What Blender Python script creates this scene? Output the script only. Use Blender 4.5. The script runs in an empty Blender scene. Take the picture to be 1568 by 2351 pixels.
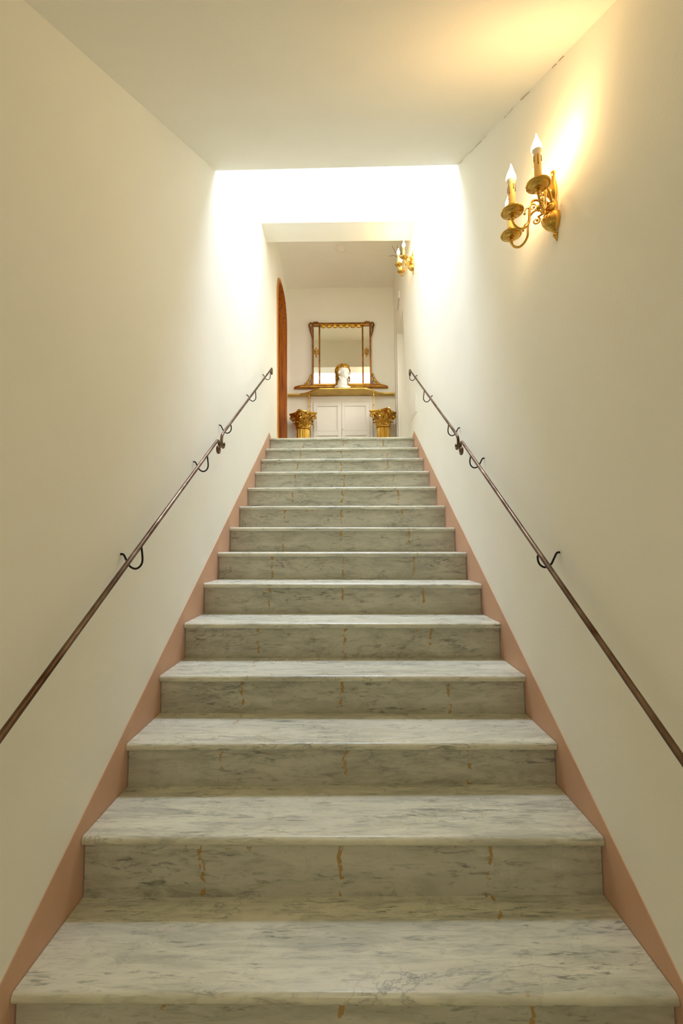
import bpy, bmesh, math, random
from math import sin, cos, pi, radians
from mathutils import Vector, Matrix, noise
random.seed(7)
S = bpy.context.scene
COL = S.collection
H = 1.49                      # eye height above the lower floor; measured heights are relative to the eye

# ------------------------------------------------------------------ camera
cd = bpy.data.cameras.new('camera'); cam = bpy.data.objects.new('camera', cd); COL.objects.link(cam)
cd.sensor_fit = 'HORIZONTAL'; cd.sensor_width = 36.0; cd.lens = 36.0*1045/1568
cd.clip_start = 0.02
pit, yaw, rol, cx = 0.071935, -0.006554, -0.007534, 0.018223
F = Vector((sin(yaw)*cos(pit), cos(yaw)*cos(pit), sin(pit)))
R0 = Vector((cos(yaw), -sin(yaw), 0)); U0 = R0.cross(F)
Rv = cos(rol)*R0 + sin(rol)*U0; Uv = -sin(rol)*R0 + cos(rol)*U0
cam.matrix_world = Matrix(((Rv.x, Uv.x, -F.x, cx), (Rv.y, Uv.y, -F.y, 0), (Rv.z, Uv.z, -F.z, H), (0, 0, 0, 1)))
S.camera = cam

# ------------------------------------------------------------------ world, lights, exposure
w = bpy.data.worlds.new('world'); S.world = w; w.use_nodes = True
bg = w.node_tree.nodes['Background']; bg.inputs[0].default_value = (0.82, 0.92, 1.0, 1); bg.inputs[1].default_value = 1.6
def area(name, loc, rot, sx, sy, power, colr, spread=180):
    l = bpy.data.lights.new(name, 'AREA'); l.shape = 'RECTANGLE'; l.size = sx; l.size_y = sy
    l.energy = power; l.color = colr; l.spread = radians(spread)
    o = bpy.data.objects.new(name, l); COL.objects.link(o); o.location = loc; o.rotation_euler = rot
    return o
area('daylight_through_skylight', (0, 3.43, 5.0+H), (radians(-26), 0, 0), 1.3, 1.25, 80, (0.83, 0.945, 1.25), 98)
area('lower_hall_cool_fill', (0, -2.42, 1.05), (radians(90), 0, 0), 1.0, 1.9, 1.0, (0.80, 0.90, 1.0))  # unseen cool fill added behind the camera, in front of a closed wall
area('lower_hall_warm_fill', (0, -.75, 1.98), (0, 0, 0), 0.5, 0.5, 9, (1.0, 0.90, 0.72))  # added warm fill for the lower walls; no ceiling fitting is built
area('landing_fill', (0.975, 5.42, 2.10+H), (0, radians(90), 0), 0.7, 0.5, 6.5, (1.0, 0.96, 0.86), 115)  # added to brighten the landing; sits before the closed door leaf
S.view_settings.view_transform = 'Standard'; S.view_settings.look = 'None'
S.view_settings.exposure = 0.0; S.view_settings.gamma = 1.0; S.view_settings.use_curve_mapping = False
S.cycles.max_bounces = 14; S.cycles.diffuse_bounces = 10; S.cycles.glossy_bounces = 6

# ------------------------------------------------------------------ materials
def newmat(name):
    m = bpy.data.materials.new(name); m.use_nodes = True
    return m, m.node_tree, m.node_tree.nodes['Principled BSDF']
def N(nt, t, **kw):
    n = nt.nodes.new(t)
    for k, v in kw.items():
        if k in n.inputs.keys() if hasattr(n.inputs, 'keys') else False: n.inputs[k].default_value = v
        else: setattr(n, k, v)
    return n
def simple(name, c, rough=0.5, metal=0.0, var=0.0, scale=20, bump=0.0, bscale=60, c2=None):
    m, nt, b = newmat(name)
    b.inputs['Base Color'].default_value = (*c, 1); b.inputs['Roughness'].default_value = rough; b.inputs['Metallic'].default_value = metal
    tc = N(nt, 'ShaderNodeTexCoord')
    if var or c2:
        n = N(nt, 'ShaderNodeTexNoise', Scale=scale, Detail=5.0); nt.links.new(tc.outputs['Object'], n.inputs['Vector'])
        r = N(nt, 'ShaderNodeValToRGB'); r.color_ramp.elements[0].position = .35; r.color_ramp.elements[1].position = .65
        d = c2 if c2 else tuple(x*(1-var) for x in c)
        r.color_ramp.elements[0].color = (*d, 1); r.color_ramp.elements[1].color = (*c, 1)
        nt.links.new(n.outputs['Fac'], r.inputs[0]); nt.links.new(r.outputs[0], b.inputs['Base Color'])
    if bump:
        n = N(nt, 'ShaderNodeTexNoise', Scale=bscale, Detail=4.0); nt.links.new(tc.outputs['Object'], n.inputs['Vector'])
        bp = N(nt, 'ShaderNodeBump', Strength=bump, Distance=0.01); nt.links.new(n.outputs['Fac'], bp.inputs['Height'])
        nt.links.new(bp.outputs[0], b.inputs['Normal'])
    return m
M = {}
WALL = (0.865, 0.843, 0.745)
M['wall'] = simple('cream_plaster', WALL, 0.75, var=0.02, scale=3, bump=0.05, bscale=90)
M['ceil'] = simple('cream_ceiling_paint', (0.85, 0.828, 0.725), 0.85, var=0.02, scale=4, bump=0.06, bscale=90)
M['pink'] = simple('dusty_pink_paint', (0.60, 0.365, 0.235), 0.6, var=0.06, scale=5, bump=0.08, bscale=60)
M['white'] = simple('white_gloss_paint', (0.84, 0.80, 0.72), 0.45, var=0.02, scale=6)
M['gold'] = simple('gilded_paint', (0.62, 0.37, 0.075), 0.30, 1.0, scale=9, c2=(0.46, 0.26, 0.045), bump=0.12, bscale=90)
M['goldflat'] = simple('satin_gold_paint', (0.66, 0.47, 0.13), 0.42, 0.75, scale=7, c2=(0.52, 0.34, 0.06), bump=0.1, bscale=40)
M['brass'] = simple('polished_brass', (0.70, 0.43, 0.095), 0.12, 1.0, scale=6, c2=(0.52, 0.29, 0.055))
M['frame'] = simple('antique_gilt_wood', (0.33, 0.13, 0.022), 0.34, 0.75, scale=14, c2=(0.13, 0.045, 0.010))
M['gilt'] = simple('worn_gilt_ledge', (0.60, 0.32, 0.06), 0.34, 0.85, scale=12, c2=(0.36, 0.15, 0.025))
M['goldleaf'] = simple('bright_gold_leaf', (0.80, 0.47, 0.06), 0.30, 0.95, scale=40, c2=(0.36, 0.17, 0.02))
M['bust'] = simple('white_plaster_cast', (0.86, 0.85, 0.80), 0.55, var=0.05, scale=30)
M['candle'] = simple('cream_candle_sleeve', (0.86, 0.58, 0.20), 0.5, var=0.06, scale=30)
M['bulbbase'] = simple('frosted_bulb_base', (0.90, 0.82, 0.66), 0.35)
M['drip'] = simple('dark_drip_groove', (0.16, 0.08, 0.03), 0.5)
M['black'] = simple('black_iron', (0.015, 0.012, 0.01), 0.45, 0.6)
M['mortar'] = simple('dark_joint', (0.05, 0.04, 0.03), 0.9)
M['concrete'] = simple('dark_substructure', (0.25, 0.23, 0.2), 0.9)

# rail steel: brown waxed steel
m, nt, b = newmat('waxed_brown_steel'); M['rail'] = m
b.inputs['Metallic'].default_value = 0.92; b.inputs['Roughness'].default_value = 0.3
tc = N(nt, 'ShaderNodeTexCoord'); n = N(nt, 'ShaderNodeTexNoise', Scale=9.0, Detail=4.0); nt.links.new(tc.outputs['Object'], n.inputs['Vector'])
r = N(nt, 'ShaderNodeValToRGB'); r.color_ramp.elements[0].position = .35; r.color_ramp.elements[0].color = (0.07, 0.03, 0.013, 1)
r.color_ramp.elements[1].position = .7; r.color_ramp.elements[1].color = (0.25, 0.175, 0.12, 1)
nt.links.new(n.outputs['Fac'], r.inputs[0]); nt.links.new(r.outputs[0], b.inputs['Base Color'])

# wood for the arched door
def wood(name, c1, c2, along='Z', rough=0.4):
    m, nt, b = newmat(name); tc = N(nt, 'ShaderNodeTexCoord'); mp = N(nt, 'ShaderNodeMapping')
    mp.inputs['Scale'].default_value = (14, 14, 1.3) if along == 'Z' else (1.3, 14, 14)
    nt.links.new(tc.outputs['Object'], mp.inputs['Vector'])
    n = N(nt, 'ShaderNodeTexNoise', Scale=2.2, Detail=7.0, Distortion=0.6); nt.links.new(mp.outputs[0], n.inputs['Vector'])
    r = N(nt, 'ShaderNodeValToRGB'); r.color_ramp.elements[0].position = .3; r.color_ramp.elements[0].color = (*c2, 1)
    r.color_ramp.elements[1].position = .7; r.color_ramp.elements[1].color = (*c1, 1)
    nt.links.new(n.outputs['Fac'], r.inputs[0]); nt.links.new(r.outputs[0], b.inputs['Base Color']); b.inputs['Roughness'].default_value = rough
    return m
M['wood'] = wood('varnished_brown_wood', (0.55, 0.18, 0.010), (0.24, 0.055, 0.004), rough=.5)
M['woodlight'] = wood('golden_varnished_wood', (0.72, 0.33, 0.04), (0.50, 0.20, 0.02))

# mirror
m, nt, b = newmat('mirror_glass'); M['mirror'] = m
b.inputs['Metallic'].default_value = 1.0; b.inputs['Roughness'].default_value = 0.015; b.inputs['Base Color'].default_value = (0.93, 0.93, 0.88, 1)
# clear glass
m, nt, b = newmat('clear_glass'); M['glass'] = m
b.inputs['Transmission Weight'].default_value = 1.0; b.inputs['Roughness'].default_value = 0.0; b.inputs['IOR'].default_value = 1.45
# glowing bulb
m, nt, b = newmat('glowing_flame_bulb'); M['bulb'] = m
b.inputs['Base Color'].default_value = (1, .95, .85, 1)
b.inputs['Emission Color'].default_value = (1.0, 0.64, 0.29, 1); b.inputs['Emission Strength'].default_value = 118.0

# marble with ochre repair marks
def marble(name, base, grey, vein, riser):
    m, nt, b = newmat(name); L = nt.links.new
    tc = N(nt, 'ShaderNodeTexCoord'); oi = N(nt, 'ShaderNodeObjectInfo')
    off = N(nt, 'ShaderNodeVectorMath', operation='SCALE'); off.inputs[0].default_value = (37, 19, 53); L(oi.outputs['Random'], off.inputs['Scale'])
    add = N(nt, 'ShaderNodeVectorMath', operation='ADD'); L(tc.outputs['Object'], add.inputs[0]); L(off.outputs[0], add.inputs[1])
    rot = N(nt, 'ShaderNodeMapping'); L(add.outputs[0], rot.inputs['Vector'])
    if riser: rot.inputs['Rotation'].default_value = (0, radians(14), 0); rot.inputs['Scale'].default_value = (1.6, 6.0, 6.5)
    else: rot.inputs['Rotation'].default_value = (0, 0, radians(5)); rot.inputs['Scale'].default_value = (1.5, 8.5, 6.0)
    def noi(sc, det, dis, src, rough=.6):
        n = N(nt, 'ShaderNodeTexNoise', Scale=sc, Detail=det, Distortion=dis, Roughness=rough); L(src, n.inputs['Vector']); return n.outputs['Fac']
    def ramp(src, a, c, lo=0.0, hi=1.0):
        r = N(nt, 'ShaderNodeMapRange'); r.inputs['From Min'].default_value = a; r.inputs['From Max'].default_value = c
        r.inputs['To Min'].default_value = lo; r.inputs['To Max'].default_value = hi; r.interpolation_type = 'SMOOTHSTEP'; L(src, r.inputs['Value']); return r.outputs[0]
    def math_(op, a, c=None, v=None):
        q = N(nt, 'ShaderNodeMath', operation=op); L(a, q.inputs[0])
        if c is not None: L(c, q.inputs[1])
        elif v is not None: q.inputs[1].default_value = v
        return q.outputs[0]
    def mix(fac, A, B):
        x = N(nt, 'ShaderNodeMix', data_type='RGBA'); L(fac, x.inputs[0])
        if isinstance(A, tuple): x.inputs[6].default_value = (*A, 1)
        else: L(A, x.inputs[6])
        if isinstance(B, tuple): x.inputs[7].default_value = (*B, 1)
        else: L(B, x.inputs[7])
        return x.outputs[2]
    # feathery streaks gated by a broad cloud
    cloud = ramp(noi(1.1, 3, .4, rot.outputs[0]), .36, .62)
    streak = ramp(noi(4.2, 9, 1.1, rot.outputs[0], .72), .44, .66)
    f1 = math_('MULTIPLY', streak, cloud); f1 = math_('MULTIPLY', f1, v=.9)
    soft = ramp(noi(2.0, 5, .6, rot.outputs[0]), .42, .70, 0, .55)
    fine = N(nt, 'ShaderNodeMapping'); L(rot.outputs[0], fine.inputs['Vector']); fine.inputs['Scale'].default_value = (1.7, 2.4, 2.0)
    dash = ramp(noi(5.5, 6, .9, fine.outputs[0], .66), .52, .66); dg = ramp(noi(1.6, 3, .3, rot.outputs[0]), .40, .60, .25, 1)
    dash = math_('MULTIPLY', dash, dg); dash = math_('MULTIPLY', dash, v=.75)
    pale = ramp(noi(1.9, 5, .8, rot.outputs[0]), .50, .66, 0, .55)
    c = mix(soft, base, grey); c = mix(f1, c, grey); c = mix(dash, c, vein); c = mix(pale, c, tuple(min(.86, x*1.16) for x in base))
    # thin veins : |noise-.5|
    iso = N(nt, 'ShaderNodeMapping'); L(add.outputs[0], iso.inputs['Vector']); iso.inputs['Scale'].default_value = (1.0, 2.4, 1.7) if not riser else (1.0, 1.6, 1.5)
    iso.inputs['Rotation'].default_value = (0, radians(25) if riser else 0, radians(8))
    v = math_('SUBTRACT', noi(2.6, 8, 1.4, iso.outputs[0], .62), v=.5); v = math_('ABSOLUTE', v)
    v = ramp(v, .0, .016, 1, 0); gate = ramp(noi(1.7, 2, 0, iso.outputs[0]), .50, .64); v = math_('MULTIPLY', v, gate); v = math_('MULTIPLY', v, v=.5)
    c = mix(v, c, vein)
    # small dark specks
    sp = ramp(noi(30, 3, .3, rot.outputs[0]), .66, .76, 0, .4); c = mix(sp, c, vein)
    # ochre marks at three fixings: x = -.41, 0, .43
    sep = N(nt, 'ShaderNodeSeparateXYZ'); L(tc.outputs['Object'], sep.inputs[0])
    wob = noi(14, 3, 0, add.outputs[0]); wob = math_('SUBTRACT', wob, v=.5)
    tot = None
    for k, xk in enumerate((-.405, .003, .435)):
        d = math_('SUBTRACT', sep.outputs['X'], v=xk)
        rr = math_('MULTIPLY', oi.outputs['Random'], v=(17.3, 29.7, 41.9)[k]); rr = math_('FRACT', rr); rr = math_('SUBTRACT', rr, v=.5); rr = math_('MULTIPLY', rr, v=.03)
        d = math_('ADD', d, rr)
        ww = math_('MULTIPLY', wob, v=.055); d = math_('ADD', d, ww); d = math_('ABSOLUTE', d)
        d = ramp(d, .0045, .0080 if riser else .012, 1, 0); tot = d if tot is None else math_('MAXIMUM', tot, d)
    bn = noi(34, 4, .5, add.outputs[0])
    if riser: zz = math_('MULTIPLY', sep.outputs['Z'], v=.9); bn = math_('ADD', bn, zz); bn = math_('ADD', bn, v=.065)
    brk = ramp(bn, .49 if riser else .56, .54 if riser else .60)
    tot = math_('MULTIPLY', tot, brk)
    if riser:
        # blotches just below the nosing (the riser's own top is at local z = 0) and along the foot
        t = ramp(sep.outputs['Z'], -.030, -.004); t2 = ramp(noi(46, 4, .8, add.outputs[0]), .625, .66); t3 = ramp(noi(3.1, 2, 0, add.outputs[0]), .50, .58)
        t = math_('MULTIPLY', t, t2); t = math_('MULTIPLY', t, t3); tot = math_('MAXIMUM', tot, t)
    else:
        sepm = ramp(noi(2.2, 2, 0, add.outputs[0]), .5, .62); tot = math_('MULTIPLY', tot, sepm)
    tot = math_('MULTIPLY', tot, v=.85)
    c = mix(tot, c, (0.36, 0.20, 0.03))
    L(c, b.inputs['Base Color']); b.inputs['Roughness'].default_value = .30 if not riser else .38
    rg = ramp(noi(9, 4, 0, add.outputs[0]), .3, .7, .24, .42); L(rg, b.inputs['Roughness'])
    bp = N(nt, 'ShaderNodeBump', Strength=0.05, Distance=0.004); L(noi(60, 3, 0, add.outputs[0]), bp.inputs['Height']); L(bp.outputs[0], b.inputs['Normal'])
    return m
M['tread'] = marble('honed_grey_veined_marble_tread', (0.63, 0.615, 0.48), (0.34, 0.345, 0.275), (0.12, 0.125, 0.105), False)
M['riser'] = marble('grey_veined_marble_riser', (0.49, 0.478, 0.385), (0.29, 0.28, 0.215), (0.10, 0.10, 0.085), True)  # same marble as the treads; base colour darkened for the risers' shade

# ------------------------------------------------------------------ helpers
def obj(name, bm, m, parent=None, smooth=False, recalc=True, auto=None):
    if recalc: bmesh.ops.recalc_face_normals(bm, faces=bm.faces)
    me = bpy.data.meshes.new(name); bm.to_mesh(me); bm.free()
    mats = m if isinstance(m, (list, tuple)) else [m]
    for q in mats: me.materials.append(q)
    if smooth:
        for p in me.polygons: p.use_smooth = True
        if auto: me.set_sharp_from_angle(angle=radians(auto))
    o = bpy.data.objects.new(name, me); COL.objects.link(o)
    if parent: o.parent = parent
    return o
def struct(o): o['kind'] = 'structure'; return o
def tag(o, label, cat, group=None):
    o['label'] = label; o['category'] = cat
    if group: o['group'] = group
    return o
def empty(name, loc=(0, 0, 0), rz=0):
    o = bpy.data.objects.new(name, None); COL.objects.link(o); o.location = loc; o.rotation_euler = (0, 0, rz); o.empty_display_size = .05
    return o
def copy_tree(o, parent=None):
    c = o.copy(); COL.objects.link(c); c.parent = parent
    for ch in list(o.children): copy_tree(ch, c)
    return c
def prism(bm, pts, fa, fb, holes=()):
    """polygon pts (2D) between two mapping functions fa, fb -> 3D; holes are closed loops cut through"""
    def loop(ps): return [bm.verts.new(fa(*p)) for p in ps], [bm.verts.new(fb(*p)) for p in ps]
    loops = [loop(pts)]+[loop(h) for h in holes]
    for side in (0, 1):
        if not holes: bm.faces.new(loops[0][side])
        else:
            ed = []
            for l in loops:
                vs = l[side]
                for i in range(len(vs)): ed.append(bm.edges.new((vs[i], vs[(i+1) % len(vs)])))
            bmesh.ops.triangle_fill(bm, use_beauty=True, edges=ed)
    for a, b_ in loops:
        n = len(a)
        for i in range(n): bm.faces.new((a[i], a[(i+1) % n], b_[(i+1) % n], b_[i]))
def box(bm, x0, x1, y0, y1, z0, z1, bev=0):
    vs = [bm.verts.new(p) for p in ((x0, y0, z0), (x1, y0, z0), (x1, y1, z0), (x0, y1, z0), (x0, y0, z1), (x1, y0, z1), (x1, y1, z1), (x0, y1, z1))]
    fs = [bm.faces.new([vs[i] for i in q]) for q in ((0, 1, 2, 3), (4, 7, 6, 5), (0, 4, 5, 1), (1, 5, 6, 2), (2, 6, 7, 3), (3, 7, 4, 0))]
    if bev:
        ed = list({e for f in fs for e in f.edges}); bmesh.ops.bevel(bm, geom=ed, offset=bev, segments=2, affect='EDGES', profile=.6)
def lathe(bm, prof, seg=24, c=(0, 0, 0), a0=0.0, a1=2*pi, sx=1.0, sy=1.0):
    """profile of (r, z); closes automatically when full"""
    full = abs(a1-a0-2*pi) < 1e-6; n = seg if full else seg+1; rings = []
    for r_, z in prof:
        rings.append([bm.verts.new((c[0]+r_*cos(a0+(a1-a0)*i/seg)*sx, c[1]+r_*sin(a0+(a1-a0)*i/seg)*sy, c[2]+z)) for i in range(n)])
    for k in range(len(rings)-1):
        for i in range(seg):
            j = (i+1) % n if full else i+1
            bm.faces.new((rings[k][i], rings[k][j], rings[k+1][j], rings[k+1][i]))
    if full:
        if prof[0][0] > 1e-5: bm.faces.new(rings[0])
        if prof[-1][0] > 1e-5: bm.faces.new(rings[-1])
    else:
        bm.faces.new([r_[0] for r_ in rings]+[r_[-1] for r_ in reversed(rings)])
        if prof[0][0] > 1e-5: bm.faces.new(rings[0])
        if prof[-1][0] > 1e-5: bm.faces.new(rings[-1])
def smoothpath(pts, n=8):
    P = [Vector(p) for p in pts]; out = []
    for i in range(len(P)-1):
        p0 = P[max(i-1, 0)]; p1 = P[i]; p2 = P[i+1]; p3 = P[min(i+2, len(P)-1)]
        for k in range(n):
            t = k/n; out.append(.5*((2*p1)+(-p0+p2)*t+(2*p0-5*p1+4*p2-p3)*t*t+(-p0+3*p1-3*p2+p3)*t**3))
    out.append(P[-1]); return out
def tube(bm, pts, r, seg=10, flat=1.0, ref=None, cap=True):
    """r: number or list; flat scales the section along the ref-perpendicular direction"""
    P = [Vector(p) for p in pts]; n = len(P); rr = r if isinstance(r, (list, tuple)) else [r]*n
    T = [(P[min(i+1, n-1)]-P[max(i-1, 0)]).normalized() for i in range(n)]
    up = Vector(ref) if ref else (Vector((0, 0, 1)) if abs(T[0].z) < .9 else Vector((1, 0, 0)))
    a = T[0].cross(up).normalized(); rings = []
    for i in range(n):
        a = (a - T[i]*a.dot(T[i])).normalized(); b_ = T[i].cross(a)
        rings.append([bm.verts.new(P[i]+a*(cos(2*pi*k/seg)*rr[i])+b_*(sin(2*pi*k/seg)*rr[i]*flat)) for k in range(seg)])
    for i in range(n-1):
        for k in range(seg): bm.faces.new((rings[i][k], rings[i][(k+1) % seg], rings[i+1][(k+1) % seg], rings[i+1][k]))
    if cap: bm.faces.new(rings[0]); bm.faces.new(rings[-1])
def ball(bm, c, r, sx=1, sy=1, sz=1, u=12, v=8):
    bmesh.ops.create_uvsphere(bm, u_segments=u, v_segments=v, radius=r, matrix=Matrix.Translation(c) @ Matrix.Diagonal((sx, sy, sz, 1)))

# ------------------------------------------------------------------ the walls: slightly out of true, as measured
def lerp(a, b, t): return a+(b-a)*t
ST = [(-2.6, .750, .750, .750, .750), (2.65, .750, .750, .750, .750), (4.22, .752, .772, .748, .728), (4.65, .755, .771, .746, .727), (6.2, .768, .778, .733, .735), (6.6, .768, .778, .733, .735)]
def wallx(side, y, z):
    for i in range(len(ST)-1):
        if y <= ST[i+1][0] or i == len(ST)-2:
            t = (y-ST[i][0])/(ST[i+1][0]-ST[i][0]); A, B = ST[i], ST[i+1]; break
    o = 1 if side < 0 else 3
    lo = lerp(A[o], B[o], t); hi = lerp(A[o+1], B[o+1], t)
    s = min(max((z-1.1)/(3.2-1.1), 0), 1.1)      # plumb below 1.1, leaning above
    return side*lerp(lo, hi, s)
TOP = 5.40
YB = 6.20
AC, ARI, ARO, AZ = 5.69, .425, .455, 2.93        # arched door: centre y, inner and outer radius, springing height
LZ = 1.108                                         # landing level
def arch(r, z0, n=24, c=AC, zs=AZ):
    def se(a, e=2/2.5): return math.copysign(abs(a)**e, a)
    return [(c-r, z0)]+[(c-r*se(cos(pi*i/n)), zs+(r-.022)*se(sin(pi*i/n))) for i in range(n+1)]+[(c+r, z0)]
def wall_piece(bm, side, y0, y1, z0, z1, hole=None, thick=.30):
    fa = lambda y, z: (wallx(side, y, z), y, z+H); fb = lambda y, z: (wallx(side, y, z)+side*thick, y, z+H)
    zs = [z0, 1.1, 3.41, z1]
    for k in range(3):
        a, b_ = zs[k], zs[k+1]
        prism(bm, [(y0, a), (y1, a), (y1, b_), (y0, b_)], fa, fb, [hole] if hole and k == 1 else [])
bm = bmesh.new(); wall_piece(bm, -1, -2.6, 2.65, -H, TOP)
for a, c_ in ((2.65, 4.22), (4.22, 4.65)): wall_piece(bm, -1, a, c_, -H, TOP)
wall_piece(bm, -1, 4.65, 6.5, -H, TOP, arch(ARI, LZ))
struct(obj('wall_left', bm, M['wall'], recalc=True))
bm = bmesh.new(); wall_piece(bm, 1, -2.6, 2.65, -H, TOP)
for a, c_ in ((2.65, 4.22), (4.22, 4.65)): wall_piece(bm, 1, a, c_, -H, TOP)
RD = [(4.98, LZ), (5.25, 2.79), (5.87, 2.79), (5.90, LZ)]
wall_piece(bm, 1, 4.65, 6.5, -H, TOP, RD)
struct(obj('wall_right', bm, M['wall']))
# wall at the end of the landing
bm = bmesh.new(); box(bm, -.80, .76, YB, YB+.25, LZ-.2+H, TOP+H); struct(obj('wall_back', bm, M['wall']))
# wall behind the camera
bm = bmesh.new(); prism(bm, [(-.75, 0), (.75, 0), (.75, 2.3), (-.75, 2.3)], lambda x, z: (x, -2.6, z), lambda x, z: (x, -2.75, z))
struct(obj('wall_front', bm, M['wall']))

# floors
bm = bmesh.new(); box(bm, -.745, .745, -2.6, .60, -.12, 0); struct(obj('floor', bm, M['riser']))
bm = bmesh.new(); box(bm, -.75, .722, 4.78, YB, LZ-.05+H, LZ+H); struct(obj('floor', bm, M['tread']))

# ceilings
def cz(x, y):      # sloping soffit over the stairs, a touch higher at the right wall
    l = 2.274+.594*(y-2.606); r_ = 2.322+.594*(y-2.606); return lerp(l, r_, (x+.75)/1.5)
bm = bmesh.new()
def quadprism(bm, a, b_, c, d, up):
    lo = [bm.verts.new(p) for p in (a, b_, c, d)]; hi = [bm.verts.new((p[0], p[1], p[2]+up)) for p in (a, b_, c, d)]
    bm.faces.new(lo); bm.faces.new(hi)
    for i in range(4): bm.faces.new((lo[i], lo[(i+1) % 4], hi[(i+1) % 4], hi[i]))
yl, yr, yf = 2.606, 2.709, -.15
quadprism(bm, (-.75, yf, cz(-.75, yf)+H), (.75, yf, cz(.75, yf)+H), (.75, yr, cz(.75, yr)+H), (-.75, yl, cz(-.75, yl)+H), .14)
struct(obj('ceiling', bm, M['ceil']))
bm = bmesh.new(); quadprism(bm, (-.75, -2.6, cz(-.75, yf)+H), (.75, -2.6, cz(.75, yf)+H), (.75, yf, cz(.75, yf)+H), (-.75, yf, cz(-.75, yf)+H), .14)
struct(obj('ceiling', bm, M['ceil']))
# near wall of the light shaft, standing on the edge of the sloping ceiling
bm = bmesh.new()
lo = [(-.75, yl-.16), (.75, yr-.16), (.75, yr), (-.75, yl)]
v0 = [bm.verts.new((x, y, cz(x, y)+.10+H if k < 2 else cz(x, y)+H)) for k, (x, y) in enumerate(lo)]
v1 = [bm.verts.new((x, y, TOP+H)) for x, y in lo]
bm.faces.new(v0); bm.faces.new(v1)
for i in range(4): bm.faces.new((v0[i], v0[(i+1) % 4], v1[(i+1) % 4], v1[i]))
struct(obj('wall_shaft_near', bm, M['wall']))
# far wall of the shaft with the flat beam soffit under it
bm = bmesh.new(); box(bm, -.772, .730, 4.226, 4.507, 3.14+H, TOP+H); struct(obj('wall_shaft_far', bm, M['wall']))
# landing ceiling
bm = bmesh.new(); box(bm, -.79, .74, 4.507, YB, 3.628+H, 3.75+H); struct(obj('ceiling', bm, M['ceil']))

# skylight over the shaft
bm = bmesh.new()
for a in ((-.75, .74, 2.72, 2.80), (-.75, .74, 4.14, 4.226), (-.75, -.68, 2.80, 4.14), (.67, .74, 2.80, 4.14), (-.03, .03, 2.80, 4.14)):
    box(bm, a[0], a[1], a[2], a[3], 5.34+H, 5.40+H)
sk = struct(obj('window_1', bm, M['white']))
bm = bmesh.new(); box(bm, -.68, .67, 2.80, 4.14, 5.362+H, 5.370+H); obj('pane', bm, M['glass'], sk)

# painted band along the foot of both walls
for side, nm in ((-1, 'trim_1'), (1, 'trim_2')):
    bm = bmesh.new(); pk = (4.636, 1.166)
    zt = lambda y: pk[1]+.5965*(y-pk[0])
    ys = [0.35, 1.0, 2.0, 2.65, 3.4, 4.22, 4.636]
    up = [(y, zt(y)) for y in ys]
    dn = [(4.86, LZ+.002), (4.86, LZ-.15)]+[(y, zt(y)-.32) for y in reversed(ys)]
    for i in range(len(ys)-1):
        a, b_ = ys[i], ys[i+1]
        prism(bm, [(a, zt(a)-.32), (b_, zt(b_)-.32), (b_, zt(b_)), (a, zt(a))], lambda y, z: (wallx(side, y, z)-side*.003, y, z+H), lambda y, z: (wallx(side, y, z)+side*.002, y, z+H))
    prism(bm, [(4.636, zt(4.636)-.32), (4.86, LZ-.15), (4.86, LZ+.002), (4.636, 1.166)], lambda y, z: (wallx(side, y, z)-side*.003, y, z+H), lambda y, z: (wallx(side, y, z)+side*.002, y, z+H))
    struct(obj(nm, bm, M['pink']))

# hairline crack in the paint along the ceiling joint on the right
bm = bmesh.new(); rnd = random.Random(5); y = 1.15
while y < 2.60:
    ln = rnd.uniform(.03, .11); n_ = max(2, int(ln/.015))
    if rnd.random() < .72:
        tube(bm, [(.7495+rnd.uniform(-.0008, 0), y+ln*k/n_, cz(.75, y+ln*k/n_)+H-.003-rnd.uniform(0, .004)) for k in range(n_+1)], rnd.uniform(.0005, .0011), 5)
    y += ln+rnd.uniform(.0, .03)
M['crack'] = simple('hairline_crack', (0.30, 0.23, 0.13), .9)
struct(obj('trim_4', bm, M['crack']))

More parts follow.
